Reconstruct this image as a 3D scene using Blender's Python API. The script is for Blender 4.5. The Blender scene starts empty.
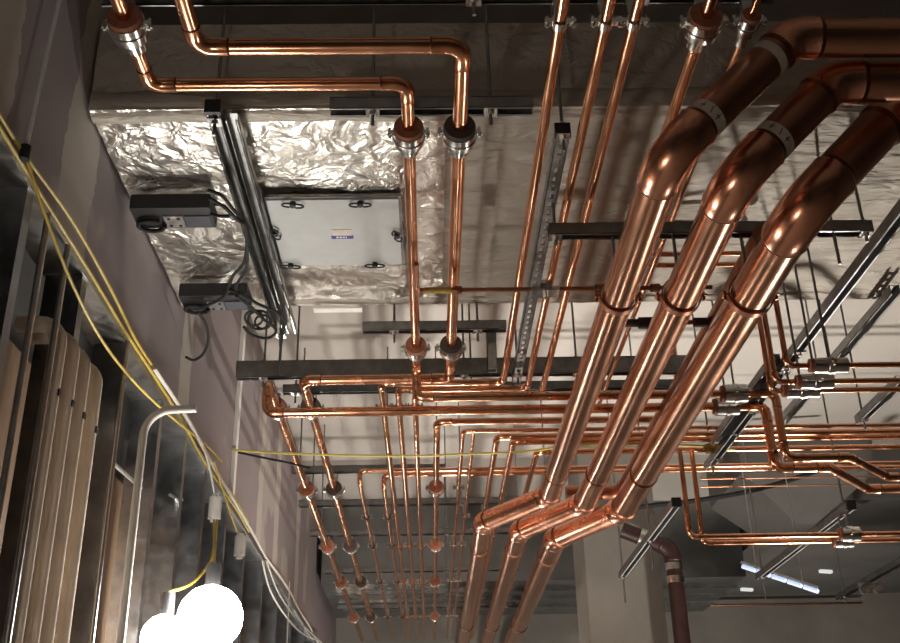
import bpy, bmesh, math, random
from mathutils import Vector, Matrix, Quaternion
random.seed(4)
V = Vector
PI = math.pi
COL = bpy.context.scene.collection
EYE = V((0, 0, 1.6))

# ------------------------------------------------------------------ camera
F = 1060.0
_m = -0.012
_v1 = V((-18.0, 508.5, F))
_n = -(_v1.x + _v1.y * _m) / F
AY = _v1.normalized()
AX = V((1.0, _m, _n)).normalized()
AZ = AY.cross(AX)
AZ = -AZ if AZ.y > 0 else AZ
# rows: world axis expressed in the image frame (right, down, forward)
RIGHT = V((AX.x, AY.x, AZ.x)); DOWN = V((AX.y, AY.y, AZ.y)); FWD = V((AX.z, AY.z, AZ.z))

def proj(p):
    q = p - EYE
    w = q.dot(FWD)
    return 450 + F * q.dot(RIGHT) / w, 321.5 + F * q.dot(DOWN) / w

def ray(px, py):
    return FWD + RIGHT * ((px - 450) / F) + DOWN * ((py - 321.5) / F)

def at(px, py, **k):
    """point seen at a pixel, with one world coordinate known (z is given above eye height)"""
    d = ray(px, py)
    if 'z' in k: t = k['z'] / d.z
    elif 'y' in k: t = k['y'] / d.y
    else: t = k['x'] / d.x
    return EYE + d * t

AXES = {'x': V((1, 0, 0)), 'y': V((0, 1, 0)), 'z': V((0, 0, 1))}
def slide(p, d, px=None, py=None):
    """move p along direction d until it reaches the given picture column or row"""
    d = AXES[d] if isinstance(d, str) else d
    q = p - EYE
    if px is not None: n = RIGHT * F - FWD * (px - 450)
    else: n = DOWN * F - FWD * (py - 321.5)
    return p + d * (-q.dot(n) / d.dot(n))

# ------------------------------------------------------------------ materials
def new_mat(name):
    m = bpy.data.materials.new(name); m.use_nodes = True
    nt = m.node_tree; b = nt.nodes['Principled BSDF']
    return m, nt, b

def ramp(nt, fac, stops):
    r = nt.nodes.new('ShaderNodeValToRGB')
    while len(r.color_ramp.elements) < len(stops): r.color_ramp.elements.new(.5)
    for e, (p, c) in zip(r.color_ramp.elements, stops):
        e.position = p; e.color = (*c, 1) if len(c) == 3 else c
    nt.links.new(fac, r.inputs[0]); return r.outputs[0]

def noise(nt, scale, detail=4, rough=.55, coord='Object', stretch=None, dist=0):
    tc = nt.nodes.new('ShaderNodeTexCoord'); out = tc.outputs['Object' if coord == 'World' else coord]
    if coord == 'World':
        g = nt.nodes.new('ShaderNodeNewGeometry'); out = g.outputs['Position']
    if stretch:
        mp = nt.nodes.new('ShaderNodeMapping'); mp.inputs['Scale'].default_value = stretch
        nt.links.new(out, mp.inputs[0]); out = mp.outputs[0]
    n = nt.nodes.new('ShaderNodeTexNoise')
    n.inputs['Scale'].default_value = scale; n.inputs['Detail'].default_value = detail
    n.inputs['Roughness'].default_value = rough; n.inputs['Distortion'].default_value = dist
    nt.links.new(out, n.inputs['Vector']); return n.outputs['Fac']

def bump(nt, b, h, strength=.3, dist=.01):
    n = nt.nodes.new('ShaderNodeBump'); n.inputs['Strength'].default_value = strength
    n.inputs['Distance'].default_value = dist
    nt.links.new(h, n.inputs['Height']); nt.links.new(n.outputs[0], b.inputs['Normal'])

def metal(name, c1, c2, r1, r2, scale=12, metallic=1.0, bmp=0.0, stretch=None):
    m, nt, b = new_mat(name)
    f = noise(nt, scale, 5, .6, stretch=stretch)
    nt.links.new(ramp(nt, f, [(.35, c1), (.68, c2)]), b.inputs['Base Color'])
    nt.links.new(ramp(nt, noise(nt, scale * 1.7, 4), [(.35, (r1,) * 3), (.7, (r2,) * 3)]), b.inputs['Roughness'])
    b.inputs['Metallic'].default_value = metallic
    if bmp: bump(nt, b, noise(nt, scale * 3, 4), bmp, .004)
    return m

def plain(name, c, rough=.6, var=.12, scale=8, metallic=0, bmp=0, world=False):
    m, nt, b = new_mat(name)
    f = noise(nt, scale, 6, .6, 'World' if world else 'Object')
    lo = tuple(x * (1 - var) for x in c); hi = tuple(min(1, x * (1 + var)) for x in c)
    nt.links.new(ramp(nt, f, [(.35, lo), (.65, hi)]), b.inputs['Base Color'])
    b.inputs['Roughness'].default_value = rough; b.inputs['Metallic'].default_value = metallic
    if bmp: bump(nt, b, noise(nt, scale * 5, 5, .6, 'World' if world else 'Object'), bmp, .005)
    return m

COPPER = metal('copper', (.80, .37, .20), (.90, .47, .29), .16, .30, 7)
COPPER_BIG = metal('copper_dull', (.62, .315, .19), (.72, .385, .25), .20, .27, 3)
COPPER_EL = metal('copper_fitting', (.86, .41, .26), (.93, .48, .33), .2, .3, 4)
COPPER_SHADE = metal('copper_shaded', (.42, .20, .13), (.50, .25, .165), .3, .4, 4)  # darker copy of the dull copper, painting shade into the rising legs
COPPER_NEW = metal('copper_bright', (.88, .45, .25), (.95, .53, .33), .14, .24, 6)
COPPER_OLD = metal('copper_dark', (.36, .15, .09), (.50, .23, .14), .30, .42, 9)
SOLDER = metal('joint_tarnish', (.16, .06, .035), (.30, .12, .07), .4, .55, 30)
STEEL = metal('galvanised_steel', (.50, .50, .49), (.66, .66, .64), .28, .42, 18)
STEEL_D = metal('strut_steel', (.24, .24, .235), (.36, .36, .35), .34, .5, 20)
ZINC = plain('lit_lip_and_wire_zinc', (.86, .87, .86), .35, .05, 20, .35)  # near-white on channel lips, painting in light caught along their edges
STEEL_B = metal('bright_steel', (.70, .70, .68), (.85, .85, .82), .14, .26, 14)
STUDM = metal('stud_steel', (.20, .21, .225), (.34, .35, .365), .28, .42, 10)
BLACKCAP = plain('black_plastic', (.012, .012, .013), .5)
BLACKBOX = plain('black_enamel', (.016, .016, .018), .5, .2, 20)
GREYPLATE = plain('grey_plate', (.50, .52, .51), .45, .05, 10, .3)
INSUL_B = plain('brown_insulation', (.30, .12, .07), .75, .2, 40, 0, .2)
INSUL_G = plain('dark_insulation', (.07, .055, .048), .8, .2, 40, 0, .2)
INSUL_R = plain('red_oxide', (.035, .012, .011), .42, .2, 12, 0, .1)
PVC = plain('grey_conduit', (.66, .56, .45), .95, .1, 6)
PVC_W = plain('pale_conduit', (.48, .46, .42), .45, .08, 6)
YELLOW = plain('yellow_sheath', (.50, .36, .06), .5, .1, 20)
YCORD = plain('lime_sheath', (.62, .55, .12), .5, .1, 20)
WHITEC = plain('white_sheath', (.55, .53, .48), .5, .08, 20)
BLACKC = plain('black_sheath', (.008, .008, .008), .75, .1, 20)
PAPER = plain('white_paper', (.85, .83, .78), .6, .03, 20)
TAPE = plain('dusty_tape', (.62, .55, .48), .7, .12, 40)
YTAPE = plain('yellow_tape', (.34, .23, .05), .5, .3, 40)
INK = plain('ink', (.05, .04, .04), .6)
BLUE = plain('blue_print', (.045, .05, .30), .5, .05)

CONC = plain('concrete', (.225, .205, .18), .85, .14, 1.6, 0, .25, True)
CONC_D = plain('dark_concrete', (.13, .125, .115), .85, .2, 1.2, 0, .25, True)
DECK = plain('painted_deck', (.50, .47, .43), .8, .05, .8, 0, .05, True)
FLOORM = plain('floor_concrete', (.32, .29, .26), .8, .2, 1.5, 0, .2, True)
SHEET = metal('duct_sheet', (.26, .27, .27), (.36, .37, .37), .3, .48, 2.5)

def foil_mat(name, base, r1, r2, s, metallic=1.0, fine=1.0, stretch=(1, 1, 1)):
    m, nt, b = new_mat(name)
    b.inputs['Metallic'].default_value = metallic
    f = noise(nt, 3, 4, .5, 'World')
    nt.links.new(ramp(nt, f, [(.3, tuple(x * .86 for x in base)), (.7, base)]), b.inputs['Base Color'])
    nt.links.new(ramp(nt, noise(nt, 9, 4, .6, 'World'), [(.3, (r1,) * 3), (.7, (r2,) * 3)]), b.inputs['Roughness'])
    g = nt.nodes.new('ShaderNodeNewGeometry')
    mp = nt.nodes.new('ShaderNodeMapping'); mp.inputs['Scale'].default_value = stretch
    nt.links.new(g.outputs['Position'], mp.inputs[0])
    n2 = nt.nodes.new('ShaderNodeTexNoise'); n2.inputs['Scale'].default_value = 4; n2.inputs['Detail'].default_value = 3
    nt.links.new(mp.outputs[0], n2.inputs['Vector'])
    wp = nt.nodes.new('ShaderNodeVectorMath'); wp.operation = 'MULTIPLY_ADD'
    nt.links.new(n2.outputs['Color'], wp.inputs[0]); wp.inputs[1].default_value = (.3, .3, .3); nt.links.new(mp.outputs[0], wp.inputs[2])
    tot = None
    for sc_, wt in ((6, 1.0), (13, .55 * fine), (27, .28 * fine)):
        vo = nt.nodes.new('ShaderNodeTexVoronoi'); vo.feature = 'F2'; vo.inputs['Scale'].default_value = sc_; vo.distance = 'MANHATTAN'
        nt.links.new(wp.outputs[0], vo.inputs['Vector'])
        ad = nt.nodes.new('ShaderNodeMath'); ad.operation = 'MULTIPLY_ADD'
        nt.links.new(vo.outputs['Distance'], ad.inputs[0]); ad.inputs[1].default_value = wt
        if tot is None: ad.inputs[2].default_value = 0
        else: nt.links.new(tot, ad.inputs[2])
        tot = ad.outputs[0]
    bump(nt, b, tot, s, .02)
    return m
FOIL = foil_mat('foil_facing', (.84, .80, .73), .27, .42, .48)
FOIL_DULL = foil_mat('dusty_foil', (.55, .51, .45), .45, .6, .6, .3, .8)
FOIL_MID = foil_mat('smoother_foil', (.50, .46, .40), .56, .68, .6, .55, .8, (.5, 1.6, 1))

BY = [at(2, 30, x=-1.03).y, at(86, 130, x=-1.03).y, at(188, 350, x=-1.03).y, at(262, 470, x=-1.03).y]; print('BY', BY)
def drywall():
    m, nt, b = new_mat('taped_drywall')
    g = nt.nodes.new('ShaderNodeNewGeometry'); sp = nt.nodes.new('ShaderNodeSeparateXYZ')
    nt.links.new(g.outputs['Position'], sp.inputs[0])
    # joint compound bands over the board seams, ragged edges
    nz = noise(nt, 3.5, 5, .6, 'World', stretch=(1, 1, .8))
    off = nt.nodes.new('ShaderNodeMath'); off.operation = 'MULTIPLY_ADD'
    nt.links.new(nz, off.inputs[0]); off.inputs[1].default_value = .22; nt.links.new(sp.outputs['Y'], off.inputs[2])
    last = None
    for c, w in ((.6, .1), (BY[0] + .11, .11), (BY[1] + .11, .13), (BY[2] + .11, .09), (BY[3] + .11, .08), (7.2, .1), (8.4, .1)):
        s = nt.nodes.new('ShaderNodeMath'); s.operation = 'SUBTRACT'; nt.links.new(off.outputs[0], s.inputs[0]); s.inputs[1].default_value = c
        a = nt.nodes.new('ShaderNodeMath'); a.operation = 'ABSOLUTE'; nt.links.new(s.outputs[0], a.inputs[0])
        l = nt.nodes.new('ShaderNodeMath'); l.operation = 'LESS_THAN'; nt.links.new(a.outputs[0], l.inputs[0]); l.inputs[1].default_value = w
        if last is None: last = l.outputs[0]
        else:
            x = nt.nodes.new('ShaderNodeMath'); x.operation = 'MAXIMUM'
            nt.links.new(last, x.inputs[0]); nt.links.new(l.outputs[0], x.inputs[1]); last = x.outputs[0]
    sm = ramp(nt, noise(nt, 1.6, 3, .5, 'World'), [(.60, (0, 0, 0)), (.64, (.6, .6, .6))])
    x = nt.nodes.new('ShaderNodeMath'); x.operation = 'MAXIMUM'
    nt.links.new(last, x.inputs[0]); nt.links.new(sm, x.inputs[1])
    mix = nt.nodes.new('ShaderNodeMix'); mix.data_type = 'RGBA'
    nt.links.new(x.outputs[0], mix.inputs[0])
    nt.links.new(ramp(nt, noise(nt, 2.5, 4, .5, 'World'), [(.3, (.255, .215, .218)), (.7, (.30, .255, .258))]), mix.inputs[6])
    mix.inputs[7].default_value = (.46, .42, .375, 1)
    nt.links.new(mix.outputs[2], b.inputs['Base Color'])
    b.inputs['Roughness'].default_value = .78
    return m
DRYWALL = drywall()

def plywood():
    m, nt, b = new_mat('plywood')
    f = noise(nt, 5, 5, .6, 'World', stretch=(1, 4, .5), dist=.6)
    c = ramp(nt, f, [(.3, (.22, .135, .08)), (.55, (.30, .20, .125)), (.75, (.37, .26, .17))])
    k = ramp(nt, noise(nt, 3.2, 2, .5, 'World', stretch=(1, 3.5, .9)), [(.22, (.30, .18, .10)), (.28, (1, 1, 1))])
    mx = nt.nodes.new('ShaderNodeMix'); mx.data_type = 'RGBA'; mx.blend_type = 'MULTIPLY'; mx.inputs[0].default_value = 1
    nt.links.new(c, mx.inputs[6]); nt.links.new(k, mx.inputs[7])
    nt.links.new(mx.outputs[2], b.inputs['Base Color']); b.inputs['Roughness'].default_value = .65
    return m
PLY = plywood()

def emit(name, c, s):
    m, nt, b = new_mat(name)
    b.inputs['Base Color'].default_value = (*c, 1)
    b.inputs['Emission Color'].default_value = (*c, 1); b.inputs['Emission Strength'].default_value = s
    return m

# ------------------------------------------------------------------ mesh helpers
def mesh_obj(name, bm, mats, parent=None, smooth=False, world=None):
    me = bpy.data.meshes.new(name); bm.to_mesh(me); bm.free()
    for m in (mats if isinstance(mats, (list, tuple)) else [mats]): me.materials.append(m)
    if smooth:
        for p in me.polygons: p.use_smooth = True
        try: me.set_sharp_from_angle(angle=math.radians(40))
        except Exception: pass
    o = bpy.data.objects.new(name, me); COL.objects.link(o)
    if parent is not None: o.parent = parent
    return o

def tag(o, label, cat, group=None, kind=None):
    o['label'] = label; o['category'] = cat
    if group: o['group'] = group
    if kind: o['kind'] = kind
    return o

def thing(name, label, cat, loc, group=None):
    o = bpy.data.objects.new(name, None); COL.objects.link(o); o.location = loc
    o.empty_display_size = .05
    return tag(o, label, cat, group)

def struct(name, bm, mats, smooth=False, label=None):
    o = mesh_obj(name, bm, mats, None, smooth); o['kind'] = 'structure'
    if label: o['label'] = label
    return o

def box(bm, lo, hi, mi=0, M=None):
    x0, y0, z0 = lo; x1, y1, z1 = hi
    vs = [bm.verts.new((M @ V(c)) if M else c) for c in
          ((x0, y0, z0), (x1, y0, z0), (x1, y1, z0), (x0, y1, z0), (x0, y0, z1), (x1, y0, z1), (x1, y1, z1), (x0, y1, z1))]
    for f in ((0, 3, 2, 1), (4, 5, 6, 7), (0, 1, 5, 4), (1, 2, 6, 5), (2, 3, 7, 6), (3, 0, 4, 7)):
        bm.faces.new([vs[i] for i in f]).material_index = mi

def frame_for(d):
    d = d.normalized()
    a = V((0, 0, 1)) if abs(d.z) < .9 else V((1, 0, 0))
    u = a.cross(d).normalized(); return u, d.cross(u).normalized()

def sweep(bm, pts, radii, n=16, mi=0, cap=False, mis=None):
    """tube through pts with parallel transported frame"""
    rings = []; d = (pts[1] - pts[0]).normalized(); u, v = frame_for(d)
    for i, p in enumerate(pts):
        if i == 0: t = pts[1] - pts[0]
        elif i == len(pts) - 1: t = pts[-1] - pts[-2]
        else:
            t = (pts[i + 1] - p).normalized() + (p - pts[i - 1]).normalized()
            if t.length < 1e-6: t = pts[i + 1] - p
        t.normalize()
        u = (u - t * u.dot(t)); u.normalize(); v = t.cross(u)
        r = radii[i] if isinstance(radii, (list, tuple)) else radii
        rings.append([bm.verts.new(p + (u * math.cos(2 * PI * k / n) + v * math.sin(2 * PI * k / n)) * r) for k in range(n)])
    for i in range(len(rings) - 1):
        a, b = rings[i], rings[i + 1]
        for k in range(n):
            f = bm.faces.new((a[k], a[(k + 1) % n], b[(k + 1) % n], b[k]))
            f.material_index = mis[i] if mis else mi
    if cap:
        bm.faces.new(rings[0][::-1]).material_index = mis[0] if mis else mi
        bm.faces.new(rings[-1]).material_index = mis[-1] if mis else mi

def cyl(bm, a, b, r, n=14, mi=0, cap=True):
    # doubled end rings keep the shading crisp
    sweep(bm, [a, b], r, n, mi, cap)

def arc_pts(p, din, dout, R, n=12):
    """fillet of radius R at corner p between unit directions; returns points"""
    ang = din.angle(dout); t = R * math.tan(ang / 2)
    a = p - din * t
    c_dir = (dout - din * din.dot(dout)).normalized(); c = a + c_dir * R
    out = []
    for i in range(n + 1):
        th = ang * i / n
        out.append(c - c_dir * R * math.cos(th) + din * R * math.sin(th))
    return out, t

# ------------------------------------------------------------------ pipes
PIPES = {}
def pipe(key, label, pts, r, mat, R=None, group=None, sock=1.09, soldered=True, emat=None, n=20, cat='pipe', name='copper_pipe', L=None, tmats=None):
    pts = [p.copy() for p in pts]
    root = thing(name, label, cat, pts[0], group)
    R = R or r * 2.6; L = L or r * 1.9; emat = emat or mat
    o0 = pts[0]
    cur = pts[0]
    for i in range(1, len(pts)):
        d = (pts[i] - pts[i - 1]).normalized()
        end = pts[i]
        if i < len(pts) - 1:
            d2 = (pts[i + 1] - pts[i]).normalized()
            arc, t = arc_pts(pts[i], d, d2, R)
            end = arc[0]
        bm = bmesh.new()
        sweep(bm, [cur - o0, end - o0], r, n, 0, True)
        mesh_obj('tube', bm, (tmats or {}).get(i - 1, mat), root, True)
        if i < len(pts) - 1:
            bm = bmesh.new(); ro = r * sock
            a0 = arc[0] - d * L; a1 = arc[-1] + d2 * L
            P_ = [a0, a0 + d * r * .12, a0 + d * r * .24, a0 + d * r * .3] + arc + [a1 - d2 * r * .3, a1 - d2 * r * .24, a1 - d2 * r * .12, a1]
            rr = [r * 1.005, r * 1.03, ro * 1.02, ro] + [ro] * len(arc) + [ro, ro * 1.02, r * 1.03, r * 1.005]
            ms = [1, 1, 0] + [0] * (len(arc) + 1) + [0, 1, 1]
            if not soldered: ms = [0] * len(ms)
            sweep(bm, [q - o0 for q in P_], rr, n, 0, False, ms[:len(P_) - 1])
            mesh_obj('elbow', bm, [emat, SOLDER], root, True)
            cur = arc[-1]
    PIPES[key] = (root, pts, r)
    return root

def sleeve_on(root, p, d, r, ln, mat=None, name='coupling', tarn=True):
    d = d.normalized(); o0 = root.location
    bm = bmesh.new(); h = ln / 2; e = r * .12
    P_ = [p - d * h, p - d * (h - e), p - d * (h - 2 * e), p + d * (h - 2 * e), p + d * (h - e), p + d * h]
    sweep(bm, [q - o0 for q in P_], [r * 1.0, r * 1.04, r * 1.085, r * 1.085, r * 1.04, r * 1.0], 20, 0, False, [1, 1, 0, 1, 1] if tarn else [0] * 5)
    return mesh_obj(name, bm, [mat or COPPER, SOLDER], root, True)

def P_(px, py, z=1.83): return at(px, py, z=z)

# ------------------------------------------------------------------ setting
WX = -1.03; CEIL = 2.75 + 1.6; FARY = 12.0; RX = 6.5; BACKY = -4.0
bm = bmesh.new(); box(bm, (-1.4, BACKY, -.1), (RX, FARY + .2, 0)); struct('floor', bm, FLOORM)
bm = bmesh.new(); box(bm, (-1.4, BACKY, CEIL), (RX, FARY + .2, CEIL + .2)); struct('ceiling', bm, DECK)
ZC = 1.565 + 1.6
bm = bmesh.new(); box(bm, (WX - .14, BACKY, ZC), (WX, FARY, CEIL)); struct('wall_left', bm, DRYWALL)
bm = bmesh.new(); box(bm, (-1.4, FARY, 0), (RX, FARY + .2, CEIL)); struct('wall_far', bm, CONC)
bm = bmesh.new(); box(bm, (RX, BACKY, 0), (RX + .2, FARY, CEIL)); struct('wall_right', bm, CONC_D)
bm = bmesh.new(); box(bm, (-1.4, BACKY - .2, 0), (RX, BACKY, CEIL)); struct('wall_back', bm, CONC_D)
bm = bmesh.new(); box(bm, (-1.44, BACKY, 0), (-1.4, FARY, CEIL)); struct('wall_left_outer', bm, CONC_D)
# corner bead strips on the drywall
c = at(237, 395, x=WX)
bm = bmesh.new(); box(bm, (WX, c.y - .03, ZC), (WX + .02, c.y + .03, CEIL)); struct('trim_1', bm, PAPER)
# concrete column and beams
cy = 7.9
a = at(588, 600, y=cy); b = at(664, 600, y=cy)
bm = bmesh.new(); box(bm, (a.x, cy, 0), (b.x, cy + .62, CEIL)); struct('column', bm, CONC)
bm = bmesh.new(); box(bm, (-1.1, 8.35, 2.68 + 1.6), (2.6, 8.5, CEIL)); struct('beam', bm, DECK)
# dropped soffit over the right-hand bay, with a sloping capital at its corner
s0 = at(770, 500, z=2.3)
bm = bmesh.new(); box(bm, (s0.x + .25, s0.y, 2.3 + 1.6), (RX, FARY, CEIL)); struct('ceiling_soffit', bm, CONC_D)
bm = bmesh.new()
x0, x1, y0, y1 = s0.x - .15, s0.x + .6, s0.y - .25, s0.y + .65
lo = 2.08 + 1.6
top = [(x0 - .15, y0 - .1), (x1 + .15, y0 - .1), (x1 + .15, y1), (x0 - .15, y1)]
botm = [(x0 + .3, y0 + .15), (x1 - .3, y0 + .15), (x1 - .3, y1), (x0 + .3, y1)]
tv = [bm.verts.new((x, y, CEIL)) for x, y in top]; mv = [bm.verts.new((x, y, 2.42 + 1.6)) for x, y in top]; bv = [bm.verts.new((x, y, lo)) for x, y in botm]
for A_, B_ in ((tv, mv), (mv, bv)):
    for k in range(4): bm.faces.new((A_[k], B_[k], B_[(k + 1) % 4], A_[(k + 1) % 4]))
bm.faces.new(bv[::-1]); bm.faces.new(tv); bmesh.ops.recalc_face_normals(bm, faces=bm.faces)
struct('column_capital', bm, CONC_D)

# ------------------------------------------------------------------ stud wall below the drywall
PLYX = WX - .17
bm = bmesh.new(); box(bm, (WX - .12, BACKY, ZC - .035), (WX + .004, FARY, ZC)); struct('trim_2', bm, STEEL)
studs_y = [1.35, 1.85, 2.35, 2.83, 3.33, 3.86, 4.3, 4.74, 5.3, 5.9, 6.6, 7.3, 8.1, 8.9, 9.7, 10.6]
for i, sy in enumerate(studs_y):
    bm = bmesh.new()
    w, dp, t = .045, .11, .003
    box(bm, (WX - dp, sy, 0), (WX, sy + t, ZC - .036))                    # web
    box(bm, (WX - t, sy + t, 0), (WX, sy + w, ZC - .036))                 # front flange
    box(bm, (WX - dp, sy + t, 0), (WX - dp + t, sy + w, ZC - .036))       # rear flange
    box(bm, (WX - .012, sy + w - t, 0), (WX - t, sy + w, ZC - .036))      # lip
    s = mesh_obj('steel_stud', bm, STUDM)
    tag(s, 'galvanised steel wall stud standing in the row under the drywall edge', 'stud', 'steel studs of the open wall')
    if i in (3, 5, 7, 8):  # knockout slots punched in the web show as darker pads
        pass
ply_b = [(0.2, 1.33), (1.4, 2.6), (2.62, 3.82), (3.84, 5.04), (5.06, 6.26), (6.28, 7.5), (7.52, 8.7), (8.72, 9.9)]
ply_l = ['plywood sheet behind the studs nearest the viewer', 'second plywood sheet behind the studs at the left edge', 'brown plywood sheet behind the four grey conduits',
         'plywood sheet with dark knots beside the white bent conduit', 'plywood sheet behind the bright hanging lamp', 'plywood sheet just past the hanging lamp',
         'plywood sheet in the far half of the stud wall', 'farthest plywood sheet of the stud wall']
for (y0, y1), lb in zip(ply_b, ply_l):
    bm = bmesh.new(); box(bm, (PLYX - .018, y0, .02), (PLYX, y1, 2.85 + (0.05 if y0 < 3 else 0)))
    tag(mesh_obj('plywood_sheet', bm, PLY), lb, 'plywood')

# four grey conduits with rounded tops
for i, (px, py) in enumerate(((61, 324), (74, 337), (85, 351), (97, 367))):
    p = at(px, py, x=WX - .0)
    r = .024
    lb = ['leftmost of the four grey conduits on the plywood', 'second from left of the four grey conduits on the plywood',
          'third from left of the four grey conduits on the plywood', 'rightmost of the four grey conduits on the plywood'][i]
    root = thing('wall_conduit', lb, 'conduit', (p.x, p.y, 0), 'grey conduits beside the steel stud')
    bm = bmesh.new()
    zt = p.z - .06
    path = [V((0, 0, .05)), V((0, 0, zt))] + [V((-.06 + .06 * math.cos(t), 0, zt + .06 * math.sin(t))) for t in [PI / 2 * k / 6 for k in range(1, 7)]] + [V((-.12, 0, zt + .06))]
    sweep(bm, path, r, 18, 0, True); mesh_obj('tube', bm, PVC, root, True)
    bm = bmesh.new(); box(bm, (.020, -.009, zt - .16), (.0275, .009, zt - .14)); mesh_obj('screw', bm, BLACKCAP, root)

# thin steel conduits left
for (xa, ya), zt, lb in (((46, 229), ZC - .04, 'thin steel conduit farthest left on the stud wall'), ((67, 253), ZC - .04, 'thin steel conduit just left of the grey conduits'),
                         ((127, 345), ZC - .04, 'thin steel conduit between grey conduits and bent white conduit')):
    p = at(xa, ya, x=WX + .012)
    bm = bmesh.new(); cyl(bm, V((0, 0, 0.02)), V((0, 0, zt)), .009, 12)
    o = mesh_obj('steel_conduit', bm, STEEL, None, True); o.location = (p.x, p.y, 0); tag(o, lb, 'conduit')

# bent pale conduit
p = at(146, 410, x=-.95)
path = [V((0, 0, -p.z + .02)), V((0, 0, -.09))] + [V((.09 - .09 * math.cos(t), 0, -.09 + .09 * math.sin(t))) for t in [PI / 2 * k / 8 for k in range(1, 9)]] + [V((.17, 0, .003))]
bm = bmesh.new(); sweep(bm, path, .0135, 16, 0, True)
o = mesh_obj('bent_conduit', bm, PVC_W, None, True); o.location = p; tag(o, 'pale grey conduit bending out to the right at its top', 'conduit')

# clip bars on studs
for (pa, pb, lb) in (((113, 463), (141, 488), 'short steel bar bridging studs left of the white conduit'), ((170, 495), (182, 500), 'short steel bar bridging studs behind the lamp cables')):
    A_ = at(*pa, x=WX - .02); B_ = at(*pb, x=WX - .02)
    bm = bmesh.new(); cyl(bm, V((0, 0, 0)), B_ - A_, .007, 8)
    o = mesh_obj('steel_bar', bm, STEEL, None, True); o.location = A_; tag(o, lb, 'bar')

# ------------------------------------------------------------------ foil duct
DZ0, DZ1, DY0, DY1 = 3.6, 3.93, 2.65, 4.0
def hnoise(x, y, s=1):
    from mathutils import noise as N
    return N.noise(V((x * s, y * s, 3.1)))
def foil_sheet(bm, org, U, Vv, nu, nv, nrm, amp, edge, mi=0, sx=1.0):
    from mathutils import noise as N
    g = []
    for i in range(nu + 1):
        row = []
        for j in range(nv + 1):
            p = org + U * (i / nu) + Vv * (j / nv)
            e = min(1, min(j, nv - j) / 3.0)
            q = V((p.x * 3.2 * sx, p.y * 3.2, p.z * 3.2))
            h = N.noise(q) * .9 + (abs(N.noise(q * 2.1)) - .25) * 1.0 + (abs(N.noise(q * 4.5)) - .25) * .6 + (abs(N.noise(q * 8)) - .2) * .3 + N.noise(q * 14) * .1
            row.append(bm.verts.new(p + nrm * (h * amp * (.3 + .7 * e))))
        g.append(row)
    for i in range(nu):
        for j in range(nv):
            bm.faces.new((g[i][j], g[i + 1][j], g[i + 1][j + 1], g[i][j + 1])).material_index = mi
duct = thing('foil_wrapped_duct', 'wide foil wrapped air duct crossing the corridor under the ceiling', 'duct', (2.0, 3.3, 3.6))
DX1 = 5.6; DL = duct.location.copy()
W_ = DX1 - WX
def dpart(name, fn, mats):
    bm = bmesh.new(); fn(bm); bmesh.ops.remove_doubles(bm, verts=bm.verts, dist=.0004)
    bmesh.ops.recalc_face_normals(bm, faces=bm.faces)
    for v_ in bm.verts: v_.co -= DL
    return mesh_obj(name, bm, mats, duct, True)
xs = WX + .01
XS2 = 0.07
dpart('underside_wrap', lambda bm: foil_sheet(bm, V((xs, DY0, DZ0)), V((XS2 - xs, 0, 0)), V((0, DY1 - DY0, 0)), 100, 90, V((0, 0, -1)), .011, 1), FOIL)
dpart('underside_wrap', lambda bm: foil_sheet(bm, V((XS2, DY0, DZ0)), V((DX1 - .01 - XS2, 0, 0)), V((0, DY1 - DY0, 0)), 260, 70, V((0, 0, -1)), .008, 1), FOIL_MID)
dpart('front_wrap', lambda bm: foil_sheet(bm, V((xs, DY0, DZ0)), V((W_ - .02, 0, 0)), V((0, 0, DZ1 - DZ0)), 200, 14, V((0, -1, 0)), .008, 1), FOIL_DULL)
dpart('rear_wrap', lambda bm: foil_sheet(bm, V((xs, DY1, DZ0)), V((W_ - .02, 0, 0)), V((0, 0, DZ1 - DZ0)), 200, 14, V((0, 1, 0)), .008, 1), FOIL_DULL)
def shell(bm): box(bm, (xs + .005, DY0 + .012, DZ0 + .02), (DX1, DY1 - .012, DZ1))
dpart('duct_body', shell, SHEET)
# rounded lower corners
def corners(bm):
    for y, s in ((DY0 + .04, -1), (DY1 - .04, 1)):
        pts = [V((xs + (W_ - .02) * i / 160, y + hnoise(i * .2, s, 1.7) * .006, DZ0 + .041 + hnoise(i * .13, 4 * s, 2) * .006)) for i in range(161)]
        sweep(bm, pts, .05, 16)
dpart('corner_wrap', corners, FOIL_MID)

# access panel on the underside
c0 = at(266, 196, z=1.985); c1 = at(398, 195, z=1.985); c2 = at(402, 260, z=1.985); c3 = at(283, 262, z=1.985)
px0 = (c0.x + c3.x) / 2; px1 = (c1.x + c2.x) / 2; pyn = (c0.y + c1.y) / 2; pyf = (c2.y + c3.y) / 2; pz = 1.985 + 1.6 - .012
pan = thing('access_panel', 'pale grey square access panel latched to the foil duct underside', 'panel', ((px0 + px1) / 2, (pyn + pyf) / 2, pz))
hx, hy = (px1 - px0) / 2, (pyf - pyn) / 2
bm = bmesh.new(); box(bm, (-hx, -hy, -.006), (hx, hy, .006)); bmesh.ops.bevel(bm, geom=bm.edges[:], offset=.002, segments=1); mesh_obj('door_plate', bm, GREYPLATE, pan)
bm = bmesh.new()
for lo_, hi_ in (((-hx - .01, -hy - .01, 0), (-hx + .0, hy + .01, .012)), ((hx, -hy - .01, 0), (hx + .01, hy + .01, .012)), ((-hx, -hy - .01, 0), (hx, -hy, .012)), ((-hx, hy, 0), (hx, hy + .01, .012))):
    box(bm, lo_, hi_)
mesh_obj('frame', bm, STEEL_D, pan)
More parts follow.
